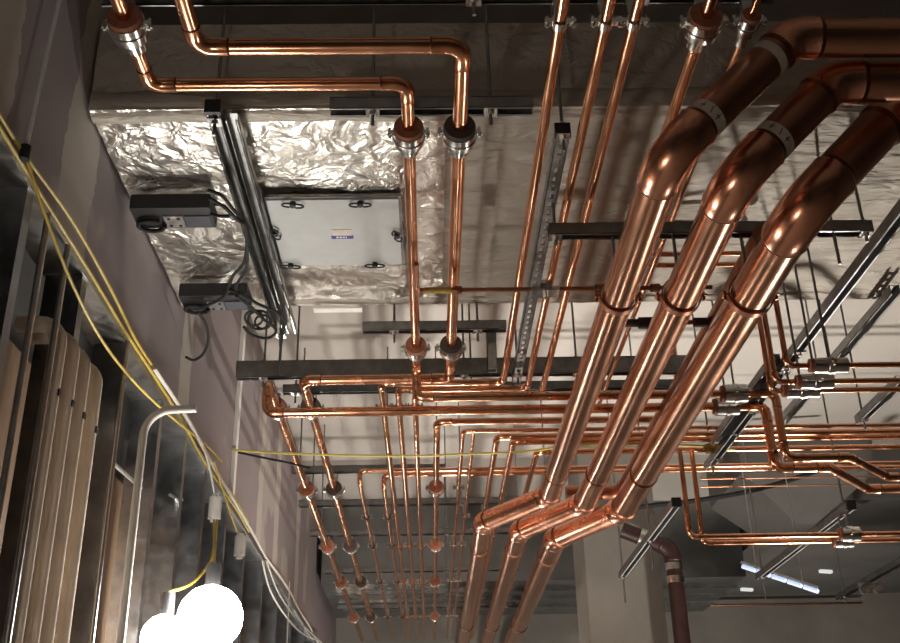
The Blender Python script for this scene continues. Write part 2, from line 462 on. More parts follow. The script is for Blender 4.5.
for (lx, ly, rot) in ((.35 * hx * 1.2, -hy * .93, 0), (hx * .95, 0.0, 1.3), (.55 * hx, hy * .95, 0), (-.86 * hx, hy * .95, .1), (-hx * .97, -.1 * hy, 1.4), (-.6 * hx, -hy * .93, .2)):
    bm = bmesh.new()
    cyl(bm, V((0, 0, -.006)), V((0, 0, -.022)), .009, 10)
    for s in (-1, 1):
        loop = [V((s * (.008 + .022 * math.sin(t)), .010 * math.cos(t) * 1.0, -.018)) for t in [PI * k / 8 for k in range(9)]]
        sweep(bm, loop, .003, 6, 0, True)
    o = mesh_obj('wing_latch', bm, BLACKCAP, pan, True); o.location = (lx, ly, 0); o.rotation_euler = (0, 0, rot); o.scale = (1.25, 1.25, 1)
sx_, sy_ = at(342, 233, z=1.97).x - pan.location.x, at(342, 233, z=1.97).y - pan.location.y
bm = bmesh.new(); box(bm, (sx_ - .036, sy_ - .030, -.0075), (sx_ + .036, sy_ + .012, -.006)); stk = mesh_obj('sticker', bm, TAPE, pan)
bm = bmesh.new(); box(bm, (sx_ - .040, sy_ + .012, -.0078), (sx_ + .040, sy_ + .034, -.006)); bb = mesh_obj('blue_band', bm, BLUE, pan)
bm = bmesh.new()
for k, (o_, w_) in enumerate(((-.022, .008), (-.010, .008), (.002, .006), (.012, .004))):
    box(bm, (sx_ + o_, sy_ + .018, -.0082), (sx_ + o_ + w_, sy_ + .028, -.0077))
mesh_obj('printed_letters', bm, PAPER, bb)
# white label at the far lower edge of the duct
p = at(338, 307, z=1.975)
bm = bmesh.new(); box(bm, (-.1, -.02, -.004), (.1, .02, 0)); o = mesh_obj('paper_label', bm, PAPER); o.location = (p.x, p.y, p.z - .012)
tag(o, 'blank white label stuck to the far lower edge of the foil duct', 'label')

# ------------------------------------------------------------------ pipes, left group
ALONG = 'y'
FAR = 11.6
def far(p): return V((p.x, FAR, p.z))
GP = 'small copper pipes of the corridor bank'
# P1
v1 = P_(197, 47); v0 = slide(v1, 'y', py=-200); v2 = slide(v1, 'x', px=463); v3 = slide(v2, 'y', py=378.5); v4 = slide(v3, 'x', px=303)
pipe('P1', 'copper pipe looping over the top left, through the dark right-hand collar', [v0, v1, v2, v3, v4, far(v4)], .0215, COPPER, R=.044)
p1a, p1b = v2, v3
# P2
w1 = P_(150, 85); w0 = slide(w1, 'y', py=-200); w2 = slide(w1, 'x', px=407); w3 = slide(w2, 'y', py=370); w4 = slide(w3, 'z', py=398); w5 = slide(w4, 'x', px=775); w6 = slide(w5, 'z', py=458); w7 = slide(w6, 'x', px=849)
w8 = slide(w7, V((1, -.55, 0)).normalized(), px=849) 
dg = V((.62, -.9, 0)).normalized()
def diag_down(p, px, py):
    """horizontal 2-axis move that reaches a pixel at the same height"""
    q = at(px, py, z=p.z - 1.6); return q
w8 = diag_down(w7, 888, 477); w9 = slide(w8, 'x', px=1450)
pipe('P2', 'copper pipe through both brown collars, then turning right low under the bank', [w0, w1, w2, w3, w4, w5, w6, w7, w8, w9], .0185, COPPER, R=.038)
# P0 lateral
q1 = P_(268, 384); q2 = slide(q1, 'z', py=413); q3 = slide(q2, 'x', px=765); q4 = slide(q3, 'z', py=468); q5 = slide(q4, 'x', px=829); q6 = diag_down(q5, 868, 489); q7 = slide(q6, 'x', px=1450)
pipe('P0', 'thick copper cross pipe rising into the far left brown collar', [far(q1), q1, q2, q3, q4, q5, q6, q7], .0215, COPPER, R=.04)
# P3-5
for key, (vx, vy), lx, r, lb in (('P3', (503, 382), 381, .0155, 'leftmost of three parallel copper pipes from the top, ending furthest left'),
                                 ('P4', (527, 388), 398, .0145, 'middle of three parallel copper pipes from the top centre'),
                                 ('P5', (541, 394), 415, .0145, 'rightmost of three parallel copper pipes from the top centre')):
    a = P_(vx, vy); b0 = slide(a, 'y', py=-200); c = slide(a, 'x', px=lx)
    pipe(key, lb, [b0, a, c, far(c)], r, COPPER_NEW, R=.036)
# rows with an elbow toward the far end
rows = [('R7', (437, 422), .0175, None, 'copper pipe turning away through a column of round brown collars'),
        ('R8', (463, 431), .0115, 1450, 'thin copper cross pipe above its neighbours, with an added drop pipe'),
        ('R9', (497, 437), .0165, 1450, 'second copper cross pipe right of the thin double drop'),
        ('R10', (513, 442), .016, 1450, 'third copper cross pipe right of the thin double drop'),
        ('R11', (537, 452), .0155, 1450, 'copper cross pipe touching the yellow cord left of the big pipes')]
for key, (vx, vy), r, rx, lb in rows:
    a = P_(vx, vy)
    if rx: c = slide(a, 'x', px=rx); pts = [far(a), a, c]
    else:
        c = slide(a, 'x', px=682); pts = [far(a), a, c, V((c.x, c.y, CEIL - .01))]
    pipe(key, lb, pts, r, COPPER, R=max(.03, r * 2.4))
a = P_(474, 430.5); o = pipe('R8b', 'thin copper drop pipe teed under the thin cross pipe', [V((a.x, PIPES['R8'][1][1].y + .008, a.z)), far(a)], .0095, COPPER)
for key, (vx, vy), r, lb in (('R13', (360, 471), .0125, 'copper pipe with black clips, left one of the low pair'), ('R14', (384, 475), .0125, 'copper pipe with black clips, right one of the low pair')):
    c0_ = P_(vx, vy, 1.905); a = c0_ + V((0, 0, -.075)); c = slide(c0_, 'x', px=1450)
    pipe(key, lb, [far(a), a, c0_, c], r, COPPER, R=.024)
# thin cross pipes on the right
for (x0_, y0_), x1_, r, lb in (((700, 479), 1000, .005, 'hair thin copper cross pipe above the black cable'), ((700, 487), 1000, .005, 'lowest hair thin copper cross pipe above the black cable')):
    a = P_(x0_, y0_, 2.0); b = slide(a, 'x', px=x1_); pipe('t', lb, [a, b], r, COPPER_OLD)
a = at(683, 606, y=FARY - .1); b = slide(a, 'x', px=862)
pipe('t2', 'long thin reddish pipe along the top of the far wall', [a, b], .012, COPPER_OLD)

# small lateral at y 290 teed off P2
t0 = P_(414, 243, 1.83); tz = slide(t0, 'y', py=281)
a = V((t0.x, tz.y, tz.z - .03)); 
sm1 = at(417, 290.5, z=1.765); sm0 = V((sm1.x, sm1.y - .0, 3.43 - .0)); sm2 = slide(sm1, 'x', px=712)
st = V((sm1.x, sm1.y - .20, 1.765 + 1.6))
smr = pipe('S', 'thin copper cross pipe passing behind the big pipes, tape on its left end', [st, sm1, sm2], .0085, COPPER_OLD, R=.022)
bm = bmesh.new(); cyl(bm, slide(sm1, 'x', px=424) - st, slide(sm1, 'x', px=452) - st, .012, 14); mesh_obj('tape_wrap', bm, YTAPE, smr, True)
for px in (457, 600, 655):
    q = slide(sm1, 'x', px=px); sleeve_on(smr, q, V((1, 0, 0)), .014, .035, COPPER_OLD)
# upright stub teed from P2
# (pipe reducer running beside P2)
# pipe P6 / P7 through silver collars at top right
a = P_(697, 42); c = slide(a, 'y', py=372); b0 = slide(a, 'y', py=-200)
pipe('P6', 'copper pipe from the left silver collar at top right', [b0, a, c, V((c.x, c.y, CEIL - .01))][0:3], .0165, COPPER_NEW)
a = P_(741, 42); c = slide(a, 'y', py=404); b0 = slide(a, 'y', py=-200)
pipe('P7', 'slim copper pipe from the right silver collar at top right', [b0, c], .0095, COPPER_NEW)

# right hand droppers into silver clamps
RD = []
for key, (vx, vy), lb, topy in (('D1', (771, 391), 'leftmost thin drop pipe turning right at the slanted channel, lowest level', 312), ('D2', (775.5, 382), 'middle thin drop pipe turning right at the slanted channel', 306),
                          ('D3', (787, 366), 'rightmost thin drop pipe turning right at the slanted channel, highest level', 296)):
    a = P_(vx, vy, 1.40); up = V((a.x, a.y, DZ0 + .0 if a.y < DY1 else CEIL)); up = V((a.x, a.y, 1.92 + 1.6)); e = slide(a, 'x', px=1450)
    b0 = up + V((-.5, 0, 0))
    pipe(key, lb, [b0, up, a, e], .0098, COPPER, R=.026); RD.append((a, e))
# lower pair of droppers
for key, (tx, ty), (vx, vy), ex, lb in (('L1', (679, 449), (690, 537), 1350, 'left one of two drop pipes turning right below the cable'), ('L2', (692, 449), (703, 543), 1350, 'right one of two drop pipes turning right below the cable')):
    a = at(vx, vy, z=1.3); up = slide(a, 'z', py=ty); e = slide(a, 'x', px=ex); 
    pipe(key, lb, [up, a, e], .013, COPPER, R=.034)

# ------------------------------------------------------------------ big pipes
BZ = 1.5
def big(key, lb, vlow, ytop, vfar1, vfar2, r, ZB=BZ, xr=1700):
    a = at(*vlow, z=ZB)
    dirn = V((1, 0, 1)).normalized()
    up = slide(a, dirn, py=ytop)
    right = slide(up, 'x', px=xr)
    f1 = slide(a, 'y', py=vfar1[1]); f2 = at(*vfar2, z=ZB)
    root = pipe(key, lb, [right, up, a, f1, f2, far(f2)], r, COPPER_BIG, R=r * 1.75, sock=1.07, L=r * .75, emat=COPPER_EL, n=40, tmats={1: COPPER_SHADE, 3: COPPER_EL})
    return root, up, a, f1, f2
A = big('A', 'large copper pipe, left one of the three big offset pipes', (668, 155), 38, (550, 495), (484, 522), .052)
B = big('B', 'large copper pipe, middle one of the three big offset pipes', (736, 178), 82, (585, 503), (520, 530), .0555)
C = big('C', 'largest copper pipe, right one of the three big offset pipes', (802, 209), 110, (623, 509), (556, 538), .064)
for T in (A, B, C): print('BIG', [tuple(round(x, 2) for x in p) for p in T[1:]], proj(T[1]))
# extra couplings on the long runs and paper tape rings on the rising legs
for (root, up, a, f1, f2), r in ((A, .052), (B, .0555), (C, .064)):
    d = (up - a).normalized()
    q = a + d * (r * 2.5)
    bm = bmesh.new(); o0 = root.location
    if root is not C[0]:
        sweep(bm, [q - o0, q + d * .035 - o0], r * 1.012, 40, 0, False); tp = mesh_obj('paper_tape', bm, TAPE, root, True)
        # short ink strokes on the tape, facing the viewer
        bm = bmesh.new()
        for k, an in enumerate((-.35, .15, .6)):
            nrm = (V((0, -1, 0)) * math.cos(an) + V((1, 0, -1)).normalized() * math.sin(an)).normalized()
            m_ = q + d * .0175 + nrm * r * 1.02 - o0; tt = d.cross(nrm)
            for s0_, s1_ in (((-.010, 0), (.010, 0)), ((0, -.006), (0, .006))) if k != 1 else (((-.010, .003), (.010, -.003)),):
                cyl(bm, m_ + d * s0_[0] + tt * s0_[1], m_ + d * s1_[0] + tt * s1_[1], .0012, 5)
        mesh_obj('ink_mark', bm, INK, tp)
    if root is A[0]:
        q2_ = up - d * (r * .9 + .045); bm = bmesh.new(); sweep(bm, [q2_ - o0, q2_ - d * .03 - o0], r * 1.012, 40, 0, False); mesh_obj('paper_tape', bm, TAPE, root, True)
    for py in (474,):
        sleeve_on(root, slide(a, 'y', py=py), V((0, 1, 0)), r * .99, .02, COPPER_BIG)
    for py in (548 if r < .06 else 556, 625):
        sleeve_on(root, slide(f2, 'y', py=py), V((0, 1, 0)), r * 1.01, .05, COPPER_BIG)
# hidden companion pipe above C
a = at(729, 300, z=1.68)
l0 = slide(a, 'y', py=262); l1 = slide(a, 'y', py=492); l2 = at(560, 500, z=1.68)
l2 = slide(l1, 'x', px=566)
pipe('E', 'dark copper pipe tucked above and left of the largest pipe', [slide(a, 'y', py=236), l1, l2], .040, COPPER_OLD, R=.07, sock=1.07, L=.05, n=32)

# dark valve piece between pipes A and B
a = P_(560, 324, 1.68); b = slide(a, 'x', px=745)
a = slide(b, 'x', px=622)
vr = pipe('K', 'short dark pipe bridging behind the middle big pipe', [a, b], .009, COPPER_OLD)
for px, rr in ((632, .016), (648, .022), (703, .018)):
    q = slide(a, 'x', px=px); bm = bmesh.new(); cyl(bm, q - V((.035, 0, 0)) - a, q + V((.035, 0, 0)) - a, rr, 16); mesh_obj('coupling', bm, INSUL_G, vr, True)

# ------------------------------------------------------------------ red oxide drain pipe beside column
e = at(672, 549, y=7.72); dn = V((e.x, e.y, 0.02)); lf = e + V((-.40, .0, .06)); lf = V((at(622, 530, y=7.72).x, 7.72, at(622, 530, y=7.72).z))
rp = pipe('DR', 'dark red drain pipe standing in front of the concrete column edge', [lf, e, dn], .058, INSUL_R, R=.11, name='drain_pipe', soldered=False, sock=1.12, L=.03, n=28)
for py in (567, 580):
    q = slide(e, 'z', py=py); bm = bmesh.new(); sweep(bm, [q + V((0, 0, -.025)) - lf, q + V((0, 0, .025)) - lf], .066, 24, 0, True); mesh_obj('clamp_band', bm, STEEL_B, rp, True)
q = lf.lerp(e, .42); dd = (e - lf).normalized(); bm = bmesh.new(); sweep(bm, [q - dd * .03 - lf, q + dd * .03 - lf], .066, 24, 0, True); mesh_obj('clamp_band', bm, STEEL, rp, True)

# ------------------------------------------------------------------ struts
def strut_mesh(L, h=.041, w=.041, slots=True, t=.0028, lip=.009, open_=-1):
    """channel along +x, centred in y, z from 0 to h; open side down when open_=-1"""
    bm = bmesh.new(); hw = w / 2
    zb = (h - t, h) if open_ < 0 else (0, t)
    zl = (0, .007) if open_ < 0 else (h - .007, h)
    zt = (0, t) if open_ < 0 else (h - t, h)
    box(bm, (0, -hw, 0), (L, -hw + t, h)); box(bm, (0, hw - t, 0), (L, hw, h))
    for s in (-1, 1):
        y0, y1 = sorted((s * hw, s * (hw - lip)))
        box(bm, (0, y0, zt[0]), (L, y1, zt[1]), 1)
        y0, y1 = sorted((s * (hw - lip), s * (hw - lip + t)))
        box(bm, (0, y0, zl[0]), (L, y1, zl[1]))
    if slots:
        box(bm, (0, -hw, zb[0]), (L, -.007, zb[1])); box(bm, (0, .007, zb[0]), (L, hw, zb[1]))
        x = 0
        while x < L:
            box(bm, (x, -.007, zb[0]), (min(L, x + .022), .007, zb[1])); x += .05
    else: box(bm, (0, -hw, zb[0]), (L, hw, zb[1]))
    return bm

def hanger(label, a, b, rods, top=CEIL, h=.041, slots=True, mat=None, cap=(), group=None, cat='hanger', name='strut_hanger', below=.05, rodr=.0052, open_=-1, nuts=True, lipm=None):
    """strut from a to b (bottom centre line) with rods at fractions"""
    mat = mat or STEEL_D
    root = thing(name, label, cat, a, group)
    d = b - a; L = d.length; rz = math.atan2(d.y, d.x)
    M = Matrix.Rotation(rz, 4, 'Z')
    bm = strut_mesh(L, h, slots=slots, open_=open_); bm.transform(M); mesh_obj('channel', bm, [mat, lipm or mat], root)  # lips can be paler than the channel, so lit edges are coloured in
    for f in rods:
        off = M @ V((f * L, 0, 0))
        zt = top
        bm = bmesh.new(); cyl(bm, off + V((0, 0, -below)), V((off.x, off.y, zt - a.z)), rodr, 10); mesh_obj('threaded_rod', bm, STEEL_D, root, True)
        if nuts:
            bm = bmesh.new(); cyl(bm, off + V((0, 0, -.012)), off + V((0, 0, -.0035)), .011, 6); nb = mesh_obj('nut', bm, STEEL, root)
            bm = bmesh.new(); box(bm, (-.02, -.02, -.0035), (.02, .02, 0), 0, Matrix.Translation(off) @ M); mesh_obj('washer', bm, STEEL_B, root)
            bm = bmesh.new(); cyl(bm, off + V((0, 0, h)), off + V((0, 0, h + .009)), .011, 6); mesh_obj('nut', bm, STEEL, root)
    for s in cap:
        x = 0 if s < 0 else L
        bm = bmesh.new(); box(bm, (x - .012 if s > 0 else -.004, -.0235, -.003), (x + .004 if s > 0 else .012, .0235, h + .003), 0, M); mesh_obj('end_cap', bm, BLACKCAP, root)
    return root

SZ = 1.905  # strut bottom above eye
def lat(px0, px1, py, z=SZ, y=None):
    m = at((px0 + px1) / 2, py, z=z)
    if y is not None: m = V((m.x, y, z + 1.6))
    return slide(m, 'x', px=px0), slide(m, 'x', px=px1)
HY = {}
a, b = lat(100, 775, 0, y=2.08); HY['H0'] = 2.08
hanger('top edge channel hanger holding the silver and brown collars overhead', a, b, (.04, .55, .8), slots=True)
a, b = lat(330, 533, 112); HY['H1'] = a.y; print('H1', a)
hanger('dark channel hanger in front of the foil duct, two rods', a, b, (.21, .79))
a, b = lat(362, 507, 327); HY['H2'] = max(a.y, 4.07); a.y = b.y = HY['H2']; print('H2', a)
hanger('short dark channel hanger just past the foil duct', a, b, (.22, .8))
a, b = lat(236, 690, 376); HY['H3'] = a.y; print('H3', a)
hanger('long deep grey channel hanger spanning behind the pipe bank', a, b, (.06, .5, .75), h=.083, slots=False, mat=STEEL_D)
a, b = lat(283, 700, 391); HY['H3b'] = a.y; print('H3b', a)
hanger('second grey channel hanger directly behind the long deep one', a, b, (.03, .45, .95), slots=False)
for nm, py, x0_, x1_, lb, zt_, zz in (('H4', 488, 292, 445, 'short channel hanger just below the level of the thin yellow cord', CEIL, 1.83), ('H4b', 505, 299, 560, 'long channel hanger below the low level copper cross pipes', CEIL, SZ),
                         ('H5', 545, 310, 530, 'second channel hanger past the copper cross pipes', CEIL, 1.83),
                         ('H6', 581, 325, 520, 'third channel hanger past the copper cross pipes', CEIL, 1.83), ('H7', 616, 338, 515, 'farthest channel hanger seen near the bottom edge', 3.61, 1.83)):
    m = at(430, py, z=zz); m.z = 1.6 + SZ + (.026 if nm == 'H4' else 0); a = slide(m, 'x', px=x0_); b = slide(m, 'x', px=x1_); HY[nm] = a.y; print(nm, a)
    hanger(lb, a, b, (.05, .62, .95), slots=True, top=zt_)
# S4 above the big pipes
m = at(560, 237, z=1.72)
a = slide(m, 'x', px=549); b = slide(m, 'x', px=872); HB = m.y; print('S4', a, b)
S4L = (b - a).length
hanger('channel hanger carrying the three big copper pipes', a, b, (.02, .98), top=DZ0 - .004, nuts=True, below=.03, lipm=STEEL_B)
# struts along the corridor
def lon(px, py0, py1, z, py_ref=None):
    m = at(px, py_ref or py0, z=z); return slide(m, 'y', py=py0), slide(m, 'y', py=py1)
a, b = lon(212, 112, 338, 1.915); print('DS', a, b)
hanger('long dark channel slanting under the left part of the foil duct', a, b, (.03, .985), cap=(-1,), open_=-1, lipm=STEEL_B, slots=False)
a2 = a + V((.046, .06, .012)); b2 = b + V((.046, -.02, .012))
hanger('bright channel lying beside the dark one under the foil duct', a2, b2, (), mat=STEEL_D, lipm=STEEL_B, h=.03, slots=False)
a, b = lon(563.5, 140, 387, 1.83); a.z = b.z = 1.846 + 1.6; print('CS', a, b, PIPES['P4'][1][0], PIPES['P3'][1][0])
hanger('slotted channel running away beside the three slim parallel pipes', a, b, (.004, .95), cap=(-1,), open_=1)
a, b = lon(919, 188, 470, 1.72, 196); a.y = 2.52; print('S5', a, b)
S5 = (a, b)
hanger('long bright-edged channel slanting past the silver clamps at right', a, b, (.004, .53, .97), mat=STEEL_D, lipm=ZINC, slots=False, top=CEIL)
a5, b5 = a + V((-.044, 1.55, .02)), b + V((-.044, -.35, .02))
hanger('narrower channel riding against the long slanting channel', a5, b5, (), mat=STEEL_D, slots=False)
# cross clips in the open slot
for k, f in enumerate((.47, .54, .61, .70, .80, .93)):
    q = a.lerp(b, f); bm = bmesh.new(); box(bm, (-.024, -.012, -.008), (.024, .012, 0)); cyl(bm, V((0, 0, -.02)), V((0, 0, -.008)), .007, 6)
    o = mesh_obj('channel_nut', bm, STEEL_B); o.location = q; tag(o, 'small steel clip across the open slot of the long slanting channel', 'clip', 'clips on the slanting channel')
a, b = lon(896, 294, 424, 1.92); hanger('dark channel higher up beyond the silver clamps', a, b, (.5,))
a, b = lon(902, 384, 424, 1.75, 384); hanger('pale-edged short channel at the right picture edge', a, b + V((0, .0, 0)), (.9,), mat=STEEL_D, lipm=ZINC, slots=False)
a, b = lon(677, 506, 579, 1.45); hanger('short bright-edged channel in front of the concrete column', a, b, (.42, .97), mat=STEEL_D, lipm=ZINC, slots=False, cap=(-1,), below=.16)
a, b = lon(852, 509, 580, 1.42); S9 = (a, b); hanger('short channel with black cap above the twin clamps at right', a, b, (.06, .95), mat=STEEL_D, lipm=ZINC, slots=False, cap=(-1,), below=.14)
a, b = lon(906, 562, 600, 1.55); hanger('lowest short channel cut by the right picture edge', a, b, (.9,), mat=STEEL_D, lipm=STEEL); S10 = (a, b)

# clevis hangers for big pipes
def clevis(lb, px, py, key, ztop):
    root, pts, r = PIPES[key]
    base = pts[2]; c = slide(base, 'y', py=py) if py else V((base.x, HB, base.z))
    t = thing('clevis_hanger', lb, 'hanger', c, 'ring hangers on the big pipes')
    bm = bmesh.new(); R_ = r * 1.07
    for y0, y1, ro in ((-.014, .014, R_ + .004),):
        n = 36
        rings = []
        for (yy, rr) in ((y0, R_), (y0, ro), (y1, ro), (y1, R_)):
            rings.append([bm.verts.new((rr * math.cos(2 * PI * k / n), yy, rr * math.sin(2 * PI * k / n))) for k in range(n)])
        for q in range(4):
            a_, b_ = rings[q], rings[(q + 1) % 4]
            for k in range(n): bm.faces.new((a_[k], a_[(k + 1) % n], b_[(k + 1) % n], b_[k]))
    bmesh.ops.recalc_face_normals(bm, faces=bm.faces)
    mesh_obj('ring', bm, COPPER_OLD, t, True)
    bm = bmesh.new(); cyl(bm, V((0, 0, R_)), V((0, 0, ztop - c.z)), .0055, 10); mesh_obj('threaded_rod', bm, STEEL_D, t, True)
    for s in (-1, 1):
        bm = bmesh.new(); box(bm, (s * R_ if s > 0 else -R_ - .02, -.014, -.003), (R_ + .02 if s > 0 else -R_, .014, .003)); cyl(bm, V((s * (R_ + .013), 0, -.016)), V((s * (R_ + .013), 0, .016)), .005, 8)
        mesh_obj('bolt_lug', bm, COPPER_OLD, t)
    bm = bmesh.new(); cyl(bm, V((0, 0, R_)), V((0, 0, R_ + .02)), .011, 6); mesh_obj('nut', bm, STEEL, t)
zt = 1.72 + 1.6
clevis('ring hanger around the left big pipe beneath the channel', 0, None, 'A', zt)
clevis('ring hanger around the middle big pipe beneath the channel', 0, None, 'B', zt)
clevis('ring hanger around the largest big pipe beneath the channel', 0, None, 'C', zt)

# ------------------------------------------------------------------ pipe clamps
CL = {}
def clamp_meshes(kind, r):
    k = (kind, round(r, 4))
    if k in CL: return CL[k]
    out = []
    if kind in ('brown', 'dark', 'silver'):
        R_ = max(.043, r * 2.15)
        if kind == 'silver': R_ = r * 2.6
        bm = bmesh.new()
        ys = -.034 if kind != 'silver' else -.026
        n = 28
        prof = [(ys, r * 1.01), (ys, R_ - .002), (ys + .003, R_), (.03, R_), (.03, r * 1.01)]
        rings = [[bm.verts.new((rr * math.cos(2 * PI * q / n), yy, rr * math.sin(2 * PI * q / n))) for q in range(n)] for yy, rr in prof]
        for i in range(len(prof)):
            a_, b_ = rings[i], rings[(i + 1) % len(prof)]
            for q in range(n): bm.faces.new((a_[q], a_[(q + 1) % n], b_[(q + 1) % n], b_[q]))
        bmesh.ops.recalc_face_normals(bm, faces=bm.faces)
        out.append(('insulation_collar', bm, INSUL_G if kind == 'dark' else INSUL_B, True))
        bm = bmesh.new()
        prof = [(-.018, R_), (-.018, R_ + .003), (.008, R_ + .003), (.010, R_ + .006), (.016, R_ + .006), (.018, R_ + .003), (.040, R_ + .002), (.042, R_ * .74), (.082, R_ * .72), (.084, r * 1.03)]
        rings = [[bm.verts.new((rr * math.cos(2 * PI * q / n), yy, rr * math.sin(2 * PI * q / n))) for q in range(n)] for yy, rr in prof]
        for i in range(len(prof) - 1):
            a_, b_ = rings[i], rings[i + 1]
            for q in range(n): bm.faces.new((a_[q], a_[(q + 1) % n], b_[(q + 1) % n], b_[q]))
        bmesh.ops.recalc_face_normals(bm, faces=bm.faces)
        out.append(('steel_sleeve', bm, STEEL_B, True))
    else:
        R_ = r * 1.25 + .002
        bm = bmesh.new(); n = 24
        prof = [(-.012, r * 1.01), (-.012, R_), (.012, R_), (.012, r * 1.01)]
        rings = [[bm.verts.new((rr * math.cos(2 * PI * q / n), yy, rr * math.sin(2 * PI * q / n))) for q in range(n)] for yy, rr in prof]
        for i in range(4):
            a_, b_ = rings[i], rings[(i + 1) % 4]
            for q in range(n): bm.faces.new((a_[q], a_[(q + 1) % n], b_[(q + 1) % n], b_[q]))
        bmesh.ops.recalc_face_normals(bm, faces=bm.faces)
        out.append(('band', bm, {'copper': COPPER_OLD, 'black': BLACKCAP, 'steel': STEEL_B}[kind], True))
    for s in (-1, 1):
        bm = bmesh.new(); box(bm, (min(s * R_, s * (R_ + .018)), -.009, -.006), (max(s * R_, s * (R_ + .018)), .009, .006))
        cyl(bm, V((s * (R_ + .012), 0, -.016)), V((s * (R_ + .012), 0, .018)), .0042, 8)
        cyl(bm, V((s * (R_ + .012), 0, -.010)), V((s * (R_ + .012), 0, -.006)), .0075, 6)
        out.append(('clamp_bolt', bm, STEEL_B, False))
    bm = bmesh.new(); box(bm, (-.014, -.009, R_ - .002), (.014, .009, max(R_ + .004, SZ - 1.83)))
    out.append(('saddle', bm, STEEL, False))
    res = []
    for nm, bm, mt, sm in out:
        me = bpy.data.meshes.new(nm); bm.to_mesh(me); bm.free(); me.materials.append(mt)
        if sm:
            for p in me.polygons: p.use_smooth = True
            try: me.set_sharp_from_angle(angle=math.radians(35))
            except Exception: pass
        res.append((nm, me))
    CL[k] = res
    return res
PN = {'P1': 'the looping pipe', 'P2': 'the low-turning pipe', 'P0': 'the far left pipe', 'P3': 'the left slim pipe', 'P4': 'the middle slim pipe', 'P5': 'the right slim pipe',
      'R7': 'the pipe right of centre', 'R8': 'the thin double pipe', 'R8b': 'the thin drop pipe', 'R9': 'the second cross pipe', 'R10': 'the third cross pipe', 'R13': 'the left low pair pipe', 'R14': 'the right low pair pipe', 'P6': 'the top right pipe', 'P7': 'the slim top right pipe'}
HN = {'H0': 'the top edge hanger', 'H1': 'the duct front hanger', 'H2': 'the duct rear hanger', 'H3b': 'the long double hanger', 'H4': 'the hanger below the yellow cord', 'H4b': 'the low cross pipes', 'H5': 'the second far hanger', 'H6': 'the third far hanger', 'H7': 'the farthest hanger'}
KN = {'brown': 'brown steel-backed collar', 'dark': 'dark steel-backed collar', 'silver': 'bright steel collar', 'copper': 'small coppery clamp', 'black': 'small black clamp', 'steel': 'small bright clamp'}
def clamp(kind, key, hk):
    root, pts, r = PIPES[key]
    # x of the stretch that runs away from the viewer and crosses the hanger
    y = HY[hk]; x = None
    for i in range(len(pts) - 1):
        if abs(pts[i].x - pts[i + 1].x) < .02 and abs(pts[i].z - pts[i + 1].z) < .02 and min(pts[i].y, pts[i + 1].y) - .01 <= y <= max(pts[i].y, pts[i + 1].y) + .01:
            x = pts[i].x; z = pts[i].z
    if x is None: print('NO CLAMP', key, hk); return
    t = thing('pipe_clamp', f"{KN[kind]} on {PN[key]} at {HN[hk]}", 'pipe clamp', (x, y, z), 'pipe clamps under the channel hangers')
    for nm, me in clamp_meshes(kind, r):
        o = bpy.data.objects.new(nm, me); COL.objects.link(o); o.parent = t
clamp('brown', 'P2', 'H0'); clamp('silver', 'P6', 'H0'); clamp('silver', 'P7', 'H0')
for k in ('P3', 'P4', 'P5'): clamp('steel', k, 'H0')
clamp('brown', 'P2', 'H1'); clamp('dark', 'P1', 'H1')
clamp('brown', 'P2', 'H2'); clamp('dark', 'P1', 'H2')
for hk in ('H3b', 'H4', 'H5', 'H6', 'H7'):
    clamp('brown', 'P0', hk); clamp('dark', 'P1', hk)
    if hk != 'H4':
        for k in ('P3', 'P4', 'P5'): clamp('copper', k, hk)
    if hk != 'H3b': clamp('brown', 'R7', hk); clamp('steel', 'R8', hk)
for hk in ('H4b', 'H5', 'H6', 'H7'):
    clamp('steel', 'R8b', hk); clamp('black', 'R9', hk); clamp('black', 'R13', hk); clamp('black', 'R14', hk)

